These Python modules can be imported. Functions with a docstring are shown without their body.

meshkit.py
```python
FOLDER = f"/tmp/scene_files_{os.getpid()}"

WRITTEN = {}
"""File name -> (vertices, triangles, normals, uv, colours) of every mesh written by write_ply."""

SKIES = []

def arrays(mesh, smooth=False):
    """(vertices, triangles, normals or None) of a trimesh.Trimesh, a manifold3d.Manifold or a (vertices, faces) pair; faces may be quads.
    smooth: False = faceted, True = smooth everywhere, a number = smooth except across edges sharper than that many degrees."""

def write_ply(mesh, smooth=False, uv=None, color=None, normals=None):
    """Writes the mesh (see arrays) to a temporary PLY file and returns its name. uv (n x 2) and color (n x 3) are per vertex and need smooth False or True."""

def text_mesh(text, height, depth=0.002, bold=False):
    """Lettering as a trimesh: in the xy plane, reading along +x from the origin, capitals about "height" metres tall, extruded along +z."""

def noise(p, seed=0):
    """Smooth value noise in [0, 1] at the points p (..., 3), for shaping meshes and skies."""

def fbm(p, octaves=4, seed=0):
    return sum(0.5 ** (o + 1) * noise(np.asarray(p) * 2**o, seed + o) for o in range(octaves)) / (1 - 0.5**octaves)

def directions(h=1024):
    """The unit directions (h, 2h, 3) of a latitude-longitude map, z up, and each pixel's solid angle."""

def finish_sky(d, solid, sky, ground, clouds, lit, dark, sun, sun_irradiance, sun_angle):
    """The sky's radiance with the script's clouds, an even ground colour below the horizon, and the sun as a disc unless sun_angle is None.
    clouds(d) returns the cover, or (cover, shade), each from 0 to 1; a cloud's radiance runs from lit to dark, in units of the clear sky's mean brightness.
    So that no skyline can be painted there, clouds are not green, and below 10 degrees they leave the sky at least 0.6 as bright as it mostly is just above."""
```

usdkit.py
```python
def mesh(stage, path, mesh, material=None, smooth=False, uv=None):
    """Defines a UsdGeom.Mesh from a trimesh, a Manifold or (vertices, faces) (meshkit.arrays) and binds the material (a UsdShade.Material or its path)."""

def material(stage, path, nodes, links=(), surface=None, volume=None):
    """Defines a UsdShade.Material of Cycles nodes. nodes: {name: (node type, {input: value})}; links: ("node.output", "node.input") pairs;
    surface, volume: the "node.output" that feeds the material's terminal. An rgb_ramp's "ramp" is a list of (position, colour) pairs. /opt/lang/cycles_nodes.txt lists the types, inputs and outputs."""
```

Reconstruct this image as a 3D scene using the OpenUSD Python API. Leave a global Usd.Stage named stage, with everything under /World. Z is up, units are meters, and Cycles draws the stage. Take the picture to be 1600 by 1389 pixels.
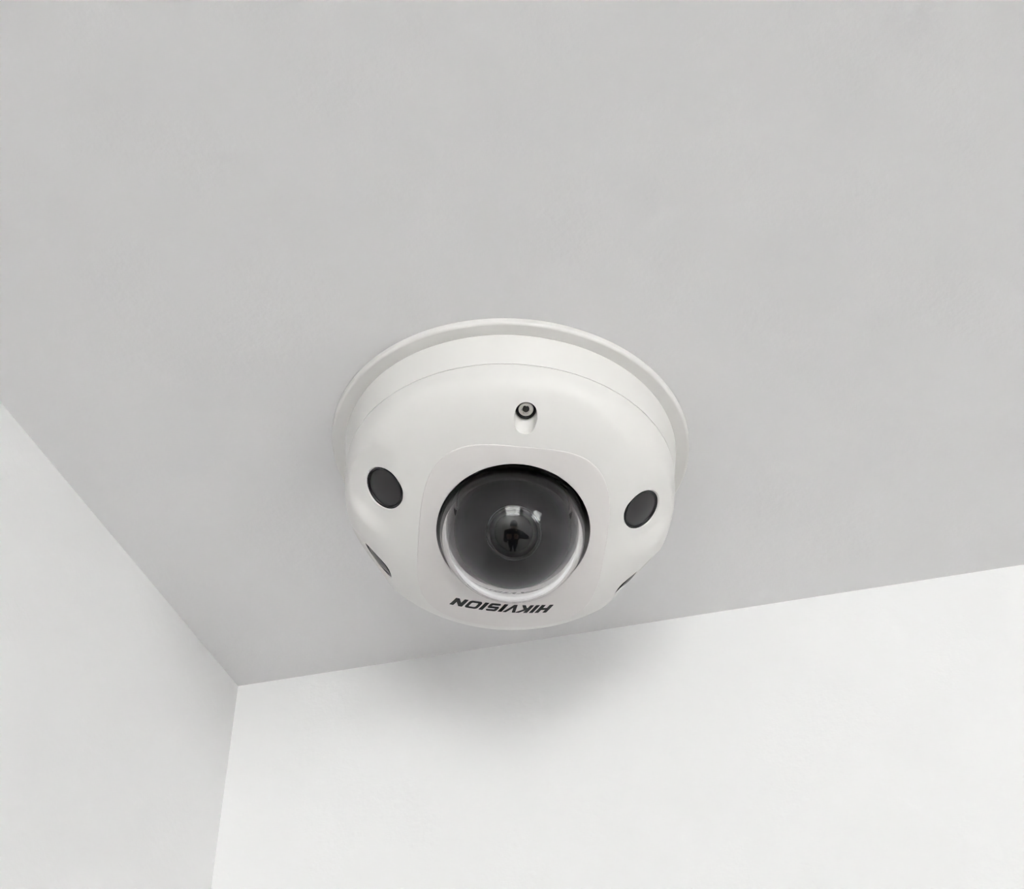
import math
import numpy as np
import trimesh
import manifold3d as m3
import usdkit
import meshkit
from pxr import Gf, Sdf, Usd, UsdGeom, UsdLux, UsdShade

stage = Usd.Stage.CreateInMemory()
UsdGeom.SetStageUpAxis(stage, UsdGeom.Tokens.z)
UsdGeom.SetStageMetersPerUnit(stage, 1.0)
UsdGeom.Xform.Define(stage, '/World')
UsdGeom.Scope.Define(stage, '/World/Looks')

# ------------------------------------------------------------------ camera, sky, exposure
CEIL = 2.18                         # ceiling height of the room
DROP = 0.34944                      # the photographer's lens hangs this far below the ceiling
CAMZ = CEIL - DROP
R = np.array([[0.9761484, 0.21456618, -0.03310058],      # right, up, back
              [0.14177209, -0.51451797, 0.84567839],
              [0.16442314, -0.83020035, -0.53266539]])
F_PX, CX, CY = 2370.92, 1015.93, 1105.93                 # off-centre crop of a larger picture -> lens shift
AP = 36.0
cam = UsdGeom.Camera.Define(stage, '/World/camera')
M = Gf.Matrix4d(*R[0], 0, *R[1], 0, *R[2], 0, 0, 0, CAMZ, 1)
cam.AddTransformOp().Set(M)
cam.CreateHorizontalApertureAttr(AP)
cam.CreateVerticalApertureAttr(AP * 1389 / 1600)
cam.CreateFocalLengthAttr(F_PX / 1600 * AP)
cam.CreateHorizontalApertureOffsetAttr(-(CX - 800) / 1600 * AP)
cam.CreateVerticalApertureOffsetAttr((CY - 694.5) / 1600 * AP)
cam.CreateClippingRangeAttr(Gf.Vec2f(0.02, 200))
cam.CreateExposureAttr(3.08)

sky_mat = usdkit.material(stage, '/World/Looks/overcast_sky', {
    "bg": ("background_shader", {"color": (0.955, 0.985, 1.0), "strength": 3.0})}, surface="bg.background")
dome = UsdLux.DomeLight.Define(stage, '/World/sky')
dome.CreateIntensityAttr(1.0)
UsdShade.MaterialBindingAPI.Apply(dome.GetPrim()).Bind(sky_mat)

# ------------------------------------------------------------------ materials
def mat(name, color, rough=0.5, spec=0.5, noise=None, bump=None, **kw):
    nodes = {"p": ("principled_bsdf", {"base_color": color, "roughness": rough, "specular_ior_level": spec, **kw})}
    links = []
    if noise or bump:
        nodes["t"] = ("texture_coordinate", {})
    if noise:
        scale, amount = noise
        nodes["n"] = ("noise_texture", {"scale": scale, "detail": 4.0, "roughness": 0.6})
        nodes["r"] = ("rgb_ramp", {"ramp": [(0.25, tuple(c * (1 - amount) for c in color)), (0.75, tuple(min(1, c * (1 + amount)) for c in color))]})
        links += [("t.object", "n.vector"), ("n.fac", "r.fac"), ("r.color", "p.base_color")]
    if bump:
        scale, strength, dist = bump
        nodes["bn"] = ("noise_texture", {"scale": scale, "detail": 3.0, "roughness": 0.55})
        nodes["b"] = ("bump", {"strength": strength, "distance": dist})
        links += [("t.object", "bn.vector"), ("bn.fac", "b.height"), ("b.normal", "p.normal")]
    return usdkit.material(stage, '/World/Looks/' + name, nodes, links, surface="p.bsdf")

M_WALL = mat('wall_paint', (0.85, 0.84, 0.842), 0.65, 0.3, noise=(9, 0.006), bump=(420, 0.25, 0.0004))
M_CEIL = mat('ceiling_paint', (0.81, 0.796, 0.802), 0.7, 0.3, noise=(7, 0.008), bump=(420, 0.25, 0.0004))
M_FLOOR = mat('floor_vinyl', (0.72, 0.70, 0.68), 0.5, 0.4, noise=(3, 0.08))
M_FAR = mat('grey_wall_paint', (0.34, 0.34, 0.35), 0.65, 0.3)
M_TRIM = mat('gloss_trim', (0.82, 0.82, 0.81), 0.35, 0.5)
M_GROUND = mat('paving', (0.60, 0.58, 0.57), 0.9, 0.2, noise=(0.4, 0.1))
M_FACADE = mat('facade_render', (0.72, 0.71, 0.69), 0.9, 0.2, noise=(0.8, 0.05))
M_SHELL = mat('white_shell', (0.765, 0.745, 0.728), 0.42, 0.3, bump=(900, 0.08, 0.0001))
M_PANEL = mat('grey_white_panel', (0.735, 0.70, 0.69), 0.42, 0.4, bump=(900, 0.08, 0.0001))
M_BLACK = mat('black_plastic', (0.012, 0.012, 0.014), 0.45, 0.4)
M_SHROUD = mat('dark_shroud', (0.004, 0.0036, 0.005), 0.45, 0.12)
M_BARREL = mat('lens_barrel', (0.003, 0.003, 0.004), 0.3, 0.3)
M_LENS = mat('lens_glass', (0.001, 0.0015, 0.003), 0.06, 0.12)
M_IR = mat('infrared_filter', (0.018, 0.016, 0.0165), 0.28, 0.5)
M_INK = mat('black_ink', (0.012, 0.011, 0.012), 0.5, 0.3)
M_STEEL = mat('screw_steel', (0.72, 0.70, 0.67), 0.32, 0.5, metallic=1.0)
M_DARKSTEEL = mat('screw_socket', (0.03, 0.027, 0.025), 0.5, 0.4)

M_DOME = usdkit.material(stage, '/World/Looks/dome_clear', {
    "p": ("principled_bsdf", {"base_color": (0.96, 0.955, 0.96), "roughness": 0.0, "ior": 1.34, "transmission_weight": 1.0})}, surface="p.bsdf")
M_PANE = usdkit.material(stage, '/World/Looks/window_glass', {
    "w": ("layer_weight", {"blend": 0.5}),
    "e": ("math", {"math_type": "power", "value2": 5.0}),
    "a": ("math", {"math_type": "multiply_add", "value2": 0.95, "value3": 0.05}),
    "t": ("transparent_bsdf", {"color": (0.97, 0.98, 0.975)}),
    "g": ("glossy_bsdf", {"color": (1, 1, 1), "roughness": 0.0}),
    "m": ("mix_closure", {})},
    [("w.facing", "e.value1"), ("e.value", "a.value1"), ("a.value", "m.fac"), ("t.bsdf", "m.closure1"), ("g.bsdf", "m.closure2")], surface="m.closure")

# ------------------------------------------------------------------ helpers
USED = {}
def numbered(path):
    n = USED.get(path, 0)
    USED[path] = n + 1
    return path if n == 0 else f"{path}_{n:03d}"

def tag(prim, label=None, cat=None, group=None, kind=None):
    for key, v in (('label', label), ('category', cat), ('group', group), ('kind', kind)):
        if v:
            prim.SetCustomDataByKey(key, v)
    return prim

def thing(name, label=None, cat=None, loc=(0, 0, 0), rotz=0, kind=None, group=None):
    x = UsdGeom.Xform.Define(stage, numbered('/World/' + name))
    x.AddTranslateOp().Set(Gf.Vec3d(*map(float, loc)))
    x.AddRotateZOp().Set(float(rotz))
    return tag(x.GetPrim(), label, cat, group, kind)

def obj(name, mesh, material, parent=None, smooth=35, label=None):
    base = str(parent.GetPath()) if parent else '/World'
    p = usdkit.mesh(stage, numbered(base + '/' + name), mesh, material, smooth=smooth).GetPrim()
    return tag(p, label)

def box(x0, x1, y0, y1, z0, z1):
    b = trimesh.creation.box((x1 - x0, y1 - y0, z1 - z0))
    b.apply_translation(((x0 + x1) / 2, (y0 + y1) / 2, (z0 + z1) / 2))
    return b

def join(*ms):
    return trimesh.util.concatenate(list(ms))

def mani(v, f):
    m = m3.Manifold(m3.Mesh(np.asarray(v, np.float32), np.asarray(f, np.uint32)))
    return m

def mani_of(tm):
    return mani(tm.vertices, tm.faces)

def lathe(profile, n=192):
    """A closed ring or solid round the local z axis; profile = (r, z) points going round the section anticlockwise."""
    cs = m3.CrossSection([np.asarray(profile, float)], m3.FillRule.NonZero)
    return cs.revolve(n)

def frame_to(axis):
    """3x4 affine whose third column is the given axis."""
    a = np.asarray(axis, float); a /= np.linalg.norm(a)
    u = np.cross([0, 0, 1.0] if abs(a[2]) < 0.95 else [1.0, 0, 0], a); u /= np.linalg.norm(u)
    return np.stack([u, np.cross(a, u), a], 1)

def placed(m, axis, at):
    A = np.hstack([frame_to(axis), np.reshape(at, (3, 1))])
    return m.transform(A)

# ------------------------------------------------------------------ the room
XL, YB = -0.26977, 0.48246           # left wall and back wall faces, seen from the lens
XR, YF = 4.2, -6.4                   # right wall and the window wall behind the photographer
T = 0.12
def struct(name, mesh, m, label=None):
    p = obj(name, mesh, m, None, smooth=False)
    return tag(p, label, None, None, 'structure')

struct('ceiling', box(XL - T, XR + T, YF - T, YB + T, CEIL, CEIL + 0.15), M_CEIL, 'matt white painted ceiling')
struct('floor', box(XL - T, XR + T, YF - T, YB + T, -0.1, 0), M_FLOOR, 'plain floor of the room')
struct('wall_back', box(XL, XR, YB, YB + T, 0, CEIL), M_WALL, 'bright white wall behind the camera dome')
struct('wall_left', box(XL - T, XL, YF - T, YB + T, 0, CEIL), M_WALL, 'grey shaded white wall at the left')
VY0, VY1, VZ0, VZ1 = -3.5, -2.0, 0.7, 2.0
struct('wall_right', join(box(XR, XR + T, YF - T, VY0, 0, CEIL), box(XR, XR + T, VY1, YB + T, 0, CEIL),
                          box(XR, XR + T, VY0, VY1, 0, VZ0), box(XR, XR + T, VY0, VY1, VZ1, CEIL)), M_WALL, 'white wall at the right with a window')
WX0, WX1, WZ0, WZ1 = 0.55, 3.55, 0.12, 2.10
struct('wall_front', join(box(XL, WX0, YF - T, YF, 0, CEIL), box(WX1, XR, YF - T, YF, 0, CEIL),
                          box(WX0, WX1, YF - T, YF, 0, WZ0), box(WX0, WX1, YF - T, YF, WZ1, CEIL)), M_FAR, 'grey wall with the wide window in it')
struct('ground', box(-60, 60, -80, 60, -0.5, -0.3), M_GROUND, 'pale paving outside the window')
struct('facade', box(-16, 18, -22, -20, -0.3, 9.0), M_FACADE, 'pale rendered house front across the yard')

def window(name, label, at, rot, w, h, split=0.52):
    win = thing(name, label, None, at, rot, 'structure')
    hw = w / 2
    obj('window_frame', join(box(-hw, -hw + .06, -.03, .03, 0, h), box(hw - .06, hw, -.03, .03, 0, h), box(-hw + .06, hw - .06, -.03, .03, 0, .06), box(-hw + .06, hw - .06, -.03, .03, h - .06, h)), M_TRIM, win, False)
    obj('mullion', box(-.035, .035, -.025, .025, .06, h - .06), M_TRIM, win, False)
    zt = h * split
    for x0, x1 in ((-hw + .06, -.035), (.035, hw - .06)):
        obj('transom', box(x0, x1, -.025, .025, zt - .03, zt + .03), M_TRIM, win, False)
        for z0, z1 in ((.06, zt - .03), (zt + .03, h - .06)):
            obj('pane', box(x0, x1, -.004, .004, z0, z1), M_PANE, win, False)
    obj('window_sill', box(-hw - .05, hw + .05, .062, .17, -.03, 0.0), M_TRIM, win, False)
window('window_1', 'white framed window of four panes', ((WX0 + WX1) / 2, YF - 0.06, WZ0), 0, WX1 - WX0, WZ1 - WZ0)
window('window_2', 'white framed window in the right wall', (XR + 0.06, (VY0 + VY1) / 2, VZ0), 90, VY1 - VY0, VZ1 - VZ0)

# ------------------------------------------------------------------ the security camera
# local frame: x = n (towards the photographer), y = s (sideways), z up; h is the depth below the ceiling
YAW = -68.0
cam_t = thing('security_camera', 'white round mini dome security camera on the ceiling with a dark lens bubble', 'security camera',
              (-0.11787, 0.37234, CEIL), YAW)
mm = 1e-3
RS, HS = 54.4 * mm, 13.8 * mm
HC, G, EA0, EA1, EB0, EB1 = 0.0305, 0.3023, 1.8592, 1.0871, 3.8161, -0.4789
def cap(n, s):
    """Depth of the cover below the ceiling: a dome with a low side (towards the photographer) and a deep side."""
    n, s = np.asarray(n, float), np.asarray(s, float)
    r = np.hypot(n, s); x = np.clip(r / RS, 1e-9, 1)
    cn = n / np.maximum(r, 1e-6) * x
    a, b = EA0 + EA1 * cn, EB0 + EB1 * cn
    h = HS + (HC - G * n) * np.maximum(1 - x ** a, 0) ** (1 / b)
    for n0, s0, h0, gn, gs in FLATS:                      # flattened seats of the infrared windows
        w = np.clip((17 * mm - np.hypot(n - n0, s - s0)) / (7 * mm), 0, 1)
        w = w * w * (3 - 2 * w) * np.clip((RS - r) / (1.5 * mm), 0, 1)
        d = h0 + gn * (n - n0) + gs * (s - s0) - h       # only ever cuts into the dome
        h = h + w * .5 * (d - np.sqrt(d * d + (1.0 * mm) ** 2))
    return h
FLATS = []
IR_AT = ((13.3, 41.4, .83, 67, 1.6), (13.3, -41.4, .83, -67, 1.6), (-20.8, 42.6, 1.4, 112, 2.7), (-20.8, -42.6, 1.4, -112, 2.7))   # n, s, steepness, bearing, sunk by
FLATS = [(a * mm, b * mm, float(cap(a * mm, b * mm)) - e * mm, -c * math.cos(math.radians(d)), -c * math.sin(math.radians(d))) for a, b, c, d, e in IR_AT]

def cap_normal(n, s, e=2e-4):
    dn = (cap(n + e, s) - cap(n - e, s)) / (2 * e); ds = (cap(n, s + e) - cap(n, s - e)) / (2 * e)
    v = np.array([-dn, -ds, -1.0]); return v / np.linalg.norm(v)

# mounting plate
e = 0.9 * mm
pl = [(0, -0.0), (0, -2.3 * mm)] + [(60 * mm - e + e * math.sin(a), -2.3 * mm + e - e * math.cos(a)) for a in np.linspace(0, math.pi / 2, 8)] + [(60 * mm, -0.15 * mm), (59.8 * mm, 0)]
obj('mounting_plate', lathe(pl, 256), M_SHELL, cam_t)
# base ring between the plate and the seam
br = [(20 * mm, -2.3 * mm), (20 * mm, -13.66 * mm), (54.2 * mm, -13.66 * mm)] + \
     [(54.25 * mm + .18 * mm * math.sin(a), -13.48 * mm - .18 * mm * math.cos(a)) for a in np.linspace(0.2, math.pi / 2, 6)] + [(55.4 * mm, -2.9 * mm), (55.2 * mm, -2.3 * mm)]
obj('base_ring', lathe(br, 256), M_SHELL, cam_t)

# cover: a solid from the seam down, then cut
NA, NR = 320, 100
ang = np.linspace(0, 2 * math.pi, NA, endpoint=False)
tt = 1 - np.linspace(0, 1, NR) ** 2.4                     # 1 at the seam ... 0 at the pole
v = [np.c_[(RS - .16 * mm) * np.cos(ang), (RS - .16 * mm) * np.sin(ang), np.full(NA, -HS + .1 * mm)]]
for k, t in enumerate(tt[:-1]):
    n, s = RS * t * np.cos(ang), RS * t * np.sin(ang)
    v.append(np.c_[n, s, -np.maximum(cap(n, s), HS + .26 * mm)])
v = np.vstack(v); rows = NR
f = []
for k in range(rows - 1):
    a = k * NA + np.arange(NA); b = k * NA + (np.arange(NA) + 1) % NA
    f += [np.c_[a, a + NA, b], np.c_[b, a + NA, b + NA]]
top, bot = len(v), len(v) + 1
v = np.vstack([v, [[0, 0, -HS + .1 * mm]], [[0, 0, -float(cap(1e-6, 0))]]])
a = np.arange(NA); b = (a + 1) % NA
f += [np.c_[a, b, np.full(NA, top)], np.c_[(rows - 1) * NA + b, (rows - 1) * NA + a, np.full(NA, bot)]]
tmc = trimesh.Trimesh(v, np.vstack(f), process=False)
if tmc.volume < 0: tmc.invert()
cover = mani_of(tmc)

BN, BS, BH, BR = 6.9 * mm, 0.1 * mm, 40.0 * mm, 23.4 * mm   # bubble centre, radius
HN, HSD, HR = 6.6 * mm, 0.4 * mm, 24.6 * mm                 # round opening
FLOOR_H = 19.0 * mm
bore = m3.Manifold.cylinder(60 * mm, HR, HR, 192).translate((HN, HSD, -FLOOR_H - 60 * mm))
cover = cover - bore

# infrared windows
IR = []
for n, s, h, gn, gs in FLATS:
    ax = np.array([-gn, -gs, -1.0])
    IR.append((np.array([n, s, -h]), ax / np.linalg.norm(ax)))
for at, ax in IR:
    cut = m3.Manifold.cylinder(10 * mm, 6.95 * mm, 6.95 * mm, 96).translate((0, 0, -2.2 * mm))
    flare = m3.Manifold.cylinder(3.0 * mm, 6.95 * mm, 9.95 * mm, 96).translate((0, 0, -.55 * mm))
    cover = cover - placed(cut + flare, ax, at)

# screw slot: deep at the seam side, running out towards the panel
sx = np.array([math.sin(math.radians(22)), 0, -math.cos(math.radians(22))])
s_at = np.array([45.0 * mm, 0.35 * mm, -22.6 * mm])
discA = placed(m3.Manifold.cylinder(9 * mm, 3.15 * mm, 3.6 * mm, 64), sx, s_at)
low = m3.Manifold.cylinder(6 * mm, 3.0 * mm, 4.2 * mm, 64)
discB = placed(low, sx, np.array([43.0 * mm, 0.4 * mm, -(float(cap(43.0 * mm, 0)) - .9 * mm)]))
cover = cover - m3.Manifold.batch_hull([discA, discB])
obj('cover', cover, M_SHELL, cam_t, smooth=28)

# face panel round the bubble
PN, PS = 1.0 * mm, 0.6 * mm
def panel_edge(a):
    """Rounded square, longer on the far side."""
    ca, sa = np.cos(a), np.sin(a)
    hn = np.where(ca > 0, 35.6, 40.5) * mm; hs = 30.3 * mm
    p = np.where(ca > 0, 3.3, 3.3)
    r = (np.abs(ca / hn) ** p + np.abs(sa / hs) ** p) ** (-1 / p)
    return PN + r * ca, PS + r * sa
NP_ = 256
th = np.linspace(0, 2 * math.pi, NP_, endpoint=False)
on, os_ = panel_edge(th)
thi = np.arctan2(os_ - HSD, on - HN)
inn, ins = HN + (HR - .05 * mm) * np.cos(thi), HSD + (HR - .05 * mm) * np.sin(thi)
def prow(t, off):
    n, s = inn + (on - inn) * t, ins + (os_ - ins) * t
    return np.c_[n, s, -(cap(n, s) + off)]
LIFT = .12 * mm
rowsP = [prow(0, -2.2 * mm), prow(0, LIFT - .15 * mm)] + [prow(.01, LIFT)] + [prow(t, LIFT) for t in np.linspace(.04, .96, 22)] + [prow(.985, LIFT - .03 * mm), prow(1.0, LIFT - .12 * mm), prow(1.004, -.25 * mm), prow(.98, -.4 * mm)] + [prow(t, -.4 * mm) for t in np.linspace(.9, .1, 10)]
def tube_faces(nrow, n, closed=True):
    f = []
    for k in range(nrow if closed else nrow - 1):
        a = k * n + np.arange(n); b = k * n + (np.arange(n) + 1) % n
        a2 = ((k + 1) % nrow) * n + np.arange(n); b2 = ((k + 1) % nrow) * n + (np.arange(n) + 1) % n
        f += [np.c_[a, a2, b], np.c_[b, a2, b2]]
    return np.vstack(f)
tp = trimesh.Trimesh(np.vstack(rowsP), tube_faces(len(rowsP), NP_), process=False)
if tp.volume < 0: tp.invert()
panel = obj('face_panel', tp, M_PANEL, cam_t, smooth=50, label='light grey rounded square panel around the bubble')

# lettering on the panel, reading from the far side
from shapely.geometry import LineString, Polygon
from shapely.ops import unary_union
ST = 0.36                                               # stem width; cap height 1
def strokes(lines, w=ST):
    return unary_union([LineString(l).buffer(w / 2, cap_style='flat', join_style='mitre') for l in lines])
def clip1(g, x1):
    return g.intersection(Polygon([(-1, 0), (x1 + 1, 0), (x1 + 1, 1), (-1, 1)]))
q = ST / 2
def rrect(x0, y0, x1, y1, r):
    return Polygon([(x0 + r, y0 + r), (x1 - r, y0 + r), (x1 - r, y1 - r), (x0 + r, y1 - r)]).buffer(r, quad_segs=6)
GLYPH = {
    'H': (1.12, strokes([[(q, 0), (q, 1)], [(1.12 - q, 0), (1.12 - q, 1)]]).union(strokes([[(0, .5), (1.12, .5)]], .22))),
    'I': (ST, strokes([[(q, 0), (q, 1)]])),
    'K': (1.12, strokes([[(q, 0), (q, 1)]]).union(clip1(strokes([[(.30, .42), (1.05, 1.06)], [(.42, .56), (1.02, -.06)]], .25), 1.1))),
    'V': (1.2, clip1(strokes([[(.12, 1.1), (.60, 0.0)], [(1.08, 1.1), (.60, 0.0)]], .28).union(Polygon([(.42, 0), (.78, 0), (.68, .3), (.52, .3)])), 1.2)),
    'S': (1.08, rrect(0, .40, 1.0, 1, .16).difference(rrect(.28, .61, 1.3, .79, .05)).union(rrect(.08, 0, 1.08, .60, .16).difference(rrect(-.3, .21, .80, .39, .05))).difference(Polygon([(-.1, .2), (.2, .2), (.2, .39), (-.1, .39)])).difference(Polygon([(.88, .61), (1.2, .61), (1.2, .79), (.88, .79)]))),
    'O': (1.22, rrect(0, 0, 1.22, 1, .26).difference(rrect(.29, .21, .93, .79, .12))),
    'N': (1.18, strokes([[(q, 0), (q, 1)], [(1.18 - q, 0), (1.18 - q, 1)]]).union(clip1(strokes([[(.02, 1.12), (1.16, -.12)]], .30), 1.18).intersection(Polygon([(0, 0), (1.18, 0), (1.18, 1), (0, 1)])))),
}
TXT = 'HIKVISION'
KERN = [.19, .19, .02, .12, .19, .19, .19, .19, 0]
tw = sum(GLYPH[ch][0] for ch in TXT) + sum(KERN)
TH, TWID, SL = 4.5 * mm, 32.6 * mm, 0.45
pen = 0.0
for ch, gap in zip(TXT, KERN):
    wd, shape = GLYPH[ch]
    parts = [trimesh.creation.extrude_polygon(g_, 0.1, engine='earcut') for g_ in getattr(shape, 'geoms', [shape])]
    m = trimesh.util.concatenate(parts)
    m.apply_translation((pen, 0, 0)); pen += wd + gap
    m = trimesh.Trimesh(*trimesh.remesh.subdivide_to_size(m.vertices, m.faces, 0.3))
    m.merge_vertices()
    P = m.vertices
    u = (P[:, 0] / tw - 0.5) * TWID + SL * (P[:, 1] - .5) * TH           # along the reading direction
    n = -22.3 * mm - P[:, 1] * TH
    s = -0.7 * mm - u
    z = -(cap(n, s) + LIFT + np.where(P[:, 2] > .05, .10 * mm, -.10 * mm))
    g = trimesh.Trimesh(np.c_[n, s, z], m.faces, process=False)
    if g.volume < 0: g.invert()
    obj('letter', g, M_INK, panel, smooth=False)

# infrared window lenses
for at, ax in IR:
    prof = [(0, -1.6 * mm), (6.4 * mm, -1.6 * mm), (6.3 * mm, -.95 * mm)] + [(6.2 * mm * (1 - q), -.8 * mm + 1.0 * mm * (1 - (1 - q) ** 2)) for q in np.linspace(.03, 1, 16)]
    wn = obj('infrared_window', placed(lathe(prof, 96), ax, at), M_IR, cam_t, smooth=40, label='dark oval infrared window')
    obj('rim', placed(lathe([(6.1 * mm, -.9 * mm), (6.93 * mm, -.9 * mm), (6.93 * mm, -.35 * mm), (6.5 * mm, -.35 * mm)], 96), ax, at), M_BLACK, wn, smooth=30)

# screw
head = [(0, 0), (2.35 * mm, 0), (2.35 * mm, .7 * mm)] + [(1.85 * mm + .5 * mm * math.cos(a), .7 * mm + .5 * mm * math.sin(a)) for a in np.linspace(0.2, math.pi / 2, 6)] + [(0, 1.25 * mm)]
hd = lathe(head, 64)
hexes = []
for q in range(6):
    hexes.append(m3.Manifold.cylinder(2 * mm, .42 * mm, .42 * mm, 16).translate((1.05 * mm * math.cos(q * math.pi / 3), 1.05 * mm * math.sin(q * math.pi / 3), .5 * mm)))
sock = m3.Manifold.cylinder(2 * mm, 1.12 * mm, 1.12 * mm, 24).translate((0, 0, .5 * mm))
for hx in hexes: sock = sock + hx
groove = lathe([(1.75 * mm, .95 * mm), (2.0 * mm, .95 * mm), (2.0 * mm, 3 * mm), (1.75 * mm, 3 * mm)], 48)
screw = obj('screw', placed(hd - sock, sx, s_at + sx * .05 * mm), M_STEEL, cam_t, smooth=30, label='steel cover screw in its slot')
ring = lathe([(2.37 * mm, 0), (3.12 * mm, 0), (3.12 * mm, 1.1 * mm), (2.8 * mm, 1.1 * mm), (2.37 * mm, .6 * mm)], 64)
obj('gasket', placed(ring, sx, s_at + sx * .05 * mm), M_BLACK, screw)
obj('socket', placed(m3.Manifold.cylinder(.2 * mm, 1.05 * mm, 1.05 * mm, 24), sx, s_at + sx * .56 * mm), M_DARKSTEEL, screw)

# inside of the bubble
obj('inner_plate', lathe([(0, -FLOOR_H - 1.5 * mm), (24.3 * mm, -FLOOR_H - 1.5 * mm), (24.3 * mm, -FLOOR_H - .1 * mm), (0, -FLOOR_H - .1 * mm)][::1], 128).translate((HN, HSD, 0)), M_BLACK, cam_t)
C_B = np.array([BN, BS, -BH])
# direction to the photographer, in the local frame
cd = np.array([0.11787, -0.37234, CAMZ - CEIL]); ya = math.radians(YAW)
ld = np.array([cd[0] * math.cos(ya) + cd[1] * math.sin(ya), -cd[0] * math.sin(ya) + cd[1] * math.cos(ya), cd[2]]) - C_B
ld = ld / np.linalg.norm(ld)
lens_ax = ld + np.array([0.03, 0.02, -0.09]); lens_ax /= np.linalg.norm(lens_ax)
SR = 18.8 * mm
shroud = m3.Manifold.sphere(SR, 128).translate(C_B)
colr = placed(m3.Manifold.cylinder(30 * mm, 8.4 * mm, 8.4 * mm, 96), lens_ax, C_B)
sh = shroud - colr
neck = lathe([(0, -BH), (17.5 * mm, -BH), (19.5 * mm, -FLOOR_H - 1.4 * mm), (0, -FLOOR_H - 1.4 * mm)], 96).translate((BN, BS, 0))
sh = sh + (neck - colr)
eye = obj('lens_shroud', sh, M_SHROUD, cam_t, smooth=30, label='dark grey ball shroud inside the bubble')
bar = lathe([(5.9 * mm, 4 * mm), (8.2 * mm, 4 * mm), (8.2 * mm, 18.6 * mm), (7.9 * mm, 19.0 * mm), (7.3 * mm, 19.0 * mm), (7.0 * mm, 18.3 * mm), (5.9 * mm, 15 * mm)], 96)
obj('lens_barrel', placed(bar, lens_ax, C_B), M_BARREL, eye, smooth=30)
gl = [(0, 12 * mm), (5.9 * mm, 12 * mm)] + [(5.9 * mm * math.cos(a), 14.2 * mm + 2.6 * mm * math.sin(a)) for a in np.linspace(0, math.pi / 2, 16)]
obj('lens_glass', placed(lathe(gl, 96), lens_ax, C_B), M_LENS, eye, smooth=40)

# the clear bubble, cut off inside the opening
dome_o = m3.Manifold.sphere(BR, 192).translate(C_B)
keep = lathe([(0, -80 * mm), (40 * mm, -80 * mm), (40 * mm, -30 * mm), (0, -30 * mm)], 16).translate((HN, HSD, 0))
dm = (dome_o - m3.Manifold.sphere(BR - 2.0 * mm, 192).translate(C_B)) ^ keep
obj('bubble', dm, M_DOME, cam_t, smooth=30, label='clear glossy dome bubble over the lens')

# ------------------------------------------------------------------ the photographer, seen as the dark reflection in the bubble
M_SKIN = mat('skin', (0.46, 0.29, 0.22), 0.5, 0.4)
M_JACKET = mat('dark_cloth', (0.016, 0.016, 0.019), 0.85, 0.2)
M_TROUSER = mat('dark_denim', (0.02, 0.022, 0.03), 0.85, 0.2)
M_HAIR = mat('dark_hair', (0.012, 0.009, 0.008), 0.6, 0.3)
M_SHOE = mat('black_leather', (0.015, 0.014, 0.014), 0.4, 0.4)
M_EYE = mat('eye_white', (0.75, 0.73, 0.70), 0.2, 0.5)
M_IRIS = mat('iris', (0.03, 0.02, 0.015), 0.2, 0.5)
M_LIP = mat('lip', (0.36, 0.17, 0.15), 0.5, 0.4)
M_PHONE = mat('phone_black', (0.01, 0.01, 0.011), 0.25, 0.5)
M_SCREEN = mat('phone_screen', (0.02, 0.02, 0.022), 0.08, 0.5)

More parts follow.
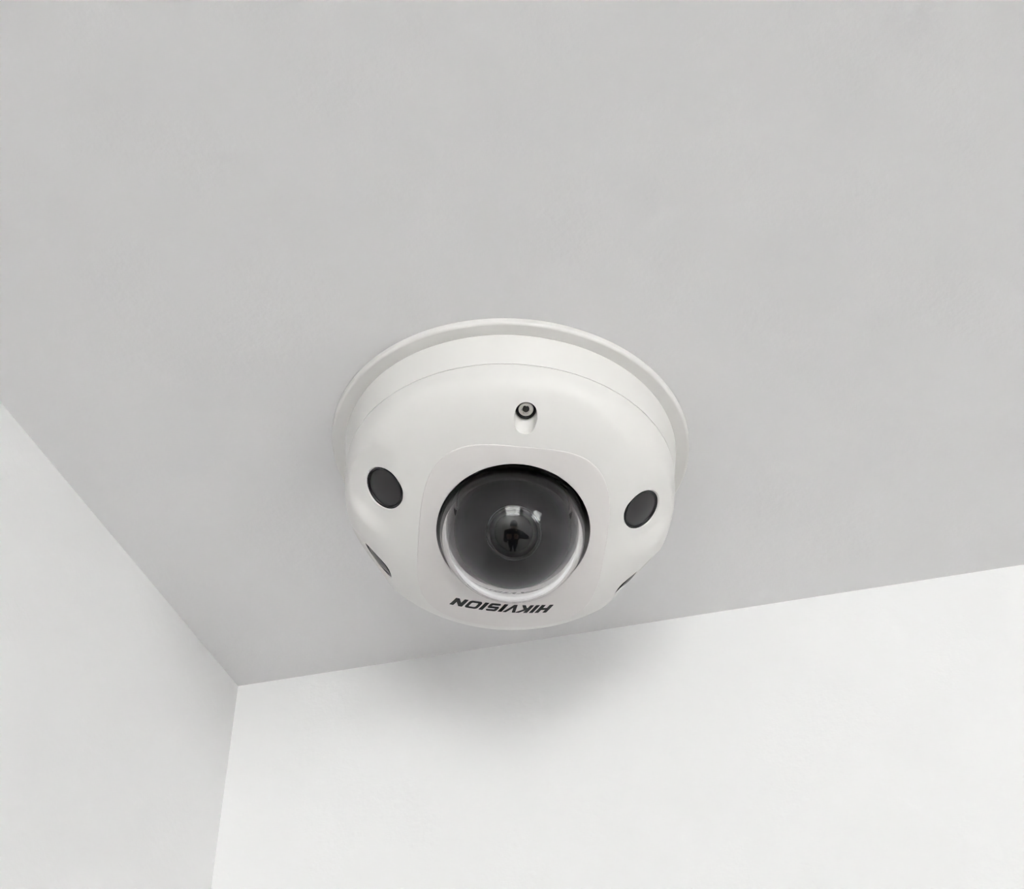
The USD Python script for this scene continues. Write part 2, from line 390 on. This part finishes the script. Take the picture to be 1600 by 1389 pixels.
V3 = lambda *a: np.array(a, float)
FW = V3(-0.302, 0.953, 0); FW /= np.linalg.norm(FW)
RT = V3(FW[1], -FW[0], 0)
BASE = -0.34 * FW + V3(.02, 0, 0)
def P(r, f, z): return BASE + RT * r + FW * f + V3(0, 0, z)
LENS = V3(0, 0, CAMZ)
def Q(r, u, v): return LENS + R[0] * r + R[1] * u - R[2] * v        # phone frame: right, up, towards the subject

def ball(p, r, n=20): return m3.Manifold.sphere(r, n).translate(tuple(p))
def bone(a, ra, b, rb): return m3.Manifold.batch_hull([ball(a, ra), ball(b, rb)])
def chain(*pr): return [bone(pr[i][0], pr[i][1], pr[i + 1][0], pr[i + 1][1]) for i in range(len(pr) - 1)]
def union(l): return m3.Manifold.batch_boolean(l, m3.OpType.Add)
def soft(man, step, it=10):
    m = man.refine_to_length(step).to_mesh()
    t = trimesh.Trimesh(m.vert_properties[:, :3], m.tri_verts, process=True)
    trimesh.smoothing.filter_taubin(t, iterations=it)
    return t
def ell(c, axes, rad, n=40):
    A = np.hstack([np.stack([a * q for a, q in zip(axes, rad)], 1), np.reshape(c, (3, 1))])
    return m3.Manifold.sphere(1.0, n).transform(A)
AX = (RT, FW, V3(0, 0, 1))

def WR(sd): return LENS + RT * (sd * .088) - FW * .055 + V3(0, 0, -.166)
def arm(sd, g=0.0):
    el = P(.32, .19, 1.50) if sd > 0 else P(-.195, .20, 1.38)          # the left elbow is tucked in beside the wall
    return [(P(sd * .185, 0, 1.475), .056 + g), (el, .042 + g), (WR(sd), .029 + g)]
def leg(sd, g=0.0):
    return [(P(sd * .092, 0, .93), .088 + g), (P(sd * .10, .02, .50), .056 + g), (P(sd * .105, -.02, .10), .038 + g)]
def torso(g=0.0):
    out = [m3.Manifold.batch_hull([ball(P(x, 0, 1.0), .098 + g) for x in (-.075, .075)] + [ball(P(x, .0, 1.14), .09 + g) for x in (-.06, .06)]),
           m3.Manifold.batch_hull([ball(P(x, 0, 1.14), .09 + g) for x in (-.06, .06)] + [ball(P(x, 0, 1.36), .105 + g) for x in (-.085, .085)]),
           m3.Manifold.batch_hull([ball(P(x, 0, 1.36), .105 + g) for x in (-.085, .085)] + [ball(P(x, -.005, 1.475), .058 + g) for x in (-.17, .17)] + [ball(P(0, -.01, 1.52), .06 + g)])]
    return out
HC_ = P(0, .03, 1.70)
def hand(sd):
    l = [m3.Manifold.batch_hull([ball(WR(sd), .026), ball(Q(sd * .066, -.070, -.030), .011), ball(Q(sd * .066, -.125, -.030), .012), ball(Q(sd * .072, -.10, -.045), .012)])]
    for u, ln, r in ((-.062, .95, .0082), (-.082, 1.05, .0086), (-.102, 1.0, .0082), (-.121, .8, .0072)):
        l += chain((Q(sd * .066, u, -.030), r + .001), (Q(sd * .056, u + .004, -.006), r), (Q(sd * .043, u + .006, .0015), r * .95), (Q(sd * (.043 - .022 * ln), u + .007, .0015), r * .88))
    l += chain((Q(sd * .070, -.098, -.046), .012), (Q(sd * .052, -.075, -.036), .0105), (Q(sd * .032, -.060, -.0275), .009))
    return l
bones = torso() + chain((P(0, -.01, 1.50), .062), (P(0, .01, 1.64), .054))
bones += [ell(HC_ + V3(0, 0, .025), AX, (.074, .094, .098)), m3.Manifold.batch_hull([ell(HC_ + FW * .012 + V3(0, 0, -.02), AX, (.066, .078, .06)), ball(HC_ + FW * .056 + RT * .012 + V3(0, 0, -.094), .026), ball(HC_ + FW * .056 - RT * .012 + V3(0, 0, -.094), .026)])]
bones += [m3.Manifold.batch_hull([ball(HC_ + FW * .088 + V3(0, 0, .012), .009), ball(HC_ + FW * .103 + V3(0, 0, -.030), .0125), ball(HC_ + FW * .080 + V3(0, 0, -.034), .016)])]
for sd in (-1, 1):
    bones += [ell(HC_ + RT * sd * .076 - FW * .008 + V3(0, 0, -.002), (RT, FW, V3(0, 0, 1)), (.010, .019, .031), 20)]
    bones += chain(*arm(sd)) + chain(*leg(sd)) + [bone(P(sd * .105, -.02, .07), .036, P(sd * .125, .13, .035), .030)] + hand(sd)
person = thing('person', 'photographer in dark clothes reflected in the bubble, arms raised to a phone', 'person')
obj('body', soft(union(bones), .009, 6), M_SKIN, person, smooth=True)
jk = torso(.014) + [ball(P(0, -.012, 1.535), .074)]
for sd in (-1, 1): jk += chain(*arm(sd, .014))
jk = union(jk) - m3.Manifold.cylinder(.2, .085, .13, 32).translate(tuple(P(0, 0, 1.55)))  # open collar
jk = jk - m3.Manifold.batch_hull([ball(P(0, 0, .85), .3), ball(P(0, 0, .66), .3)]).trim_by_plane((0, 0, -1), -.97)
obj('jacket', soft(jk, .015, 8), M_JACKET, person, smooth=True)
tr = [m3.Manifold.batch_hull([ball(P(x, 0, 1.0), .109) for x in (-.075, .075)] + [ball(P(x, 0, .92), .098) for x in (-.085, .085)]).trim_by_plane((0, 0, -1), -1.06)]
for sd in (-1, 1): tr += chain(*leg(sd, .014))
obj('trousers', soft(union(tr), .016, 8), M_TROUSER, person, smooth=True)
for sd in (-1, 1):
    sho = m3.Manifold.batch_hull([ball(P(sd * .105, -.045, .045), .045), ball(P(sd * .108, .02, .06), .046), ball(P(sd * .125, .145, .038), .038)]).trim_by_plane((0, 0, 1), 0.0)
    obj('shoe', soft(sho, .012, 4), M_SHOE, person, smooth=True)
hair = ell(HC_ + V3(0, 0, .034) - FW * .006, AX, (.083, .102, .102)) - ell(HC_ + FW * .075 + V3(0, 0, -.055), AX, (.10, .085, .115)) - m3.Manifold.cube((.6, .6, .3), True).translate(tuple(HC_ + V3(0, 0, -.20)))
obj('hair', soft(hair, .008, 5), M_HAIR, person, smooth=True)
for sd in (-1, 1):
    ec = HC_ + RT * sd * .031 + FW * .0755 + V3(0, 0, .014)
    ey = obj('eye', ball(ec, .0125, 32), M_EYE, person, smooth=True)
    obj('iris', ell(ec + (FW * .9 + V3(0, 0, .35)) * .0092, AX, (.0058, .0045, .0058), 24), M_IRIS, ey, smooth=True)
obj('mouth', ell(HC_ + FW * .083 + V3(0, 0, -.062), AX, (.024, .008, .007), 24), M_LIP, person, smooth=True)

phone = thing('phone', 'black smartphone held up by the photographer', 'phone')
def slab(r0, r1, u0, u1, v0, v1, rad=.008):
    cs = m3.CrossSection([[(r0 + rad, u0 + rad), (r1 - rad, u0 + rad), (r1 - rad, u1 - rad), (r0 + rad, u1 - rad)]]).offset(rad, m3.JoinType.Round, 2.0, 48)
    return cs.extrude(v1 - v0).translate((0, 0, v0)).transform(np.hstack([np.stack([R[0], R[1], -R[2]], 1), LENS.reshape(3, 1)]))
obj('case', slab(-.0365, .0365, -.130, .024, -.0160, -.0080), M_PHONE, phone, smooth=30)
obj('screen', slab(-.034, .034, -.126, .020, -.0166, -.0161, .006), M_SCREEN, phone, smooth=30)
obj('lens', slab(-.009, .009, -.009, .009, -.0079, -.0055, .006), M_LENS, phone, smooth=30)
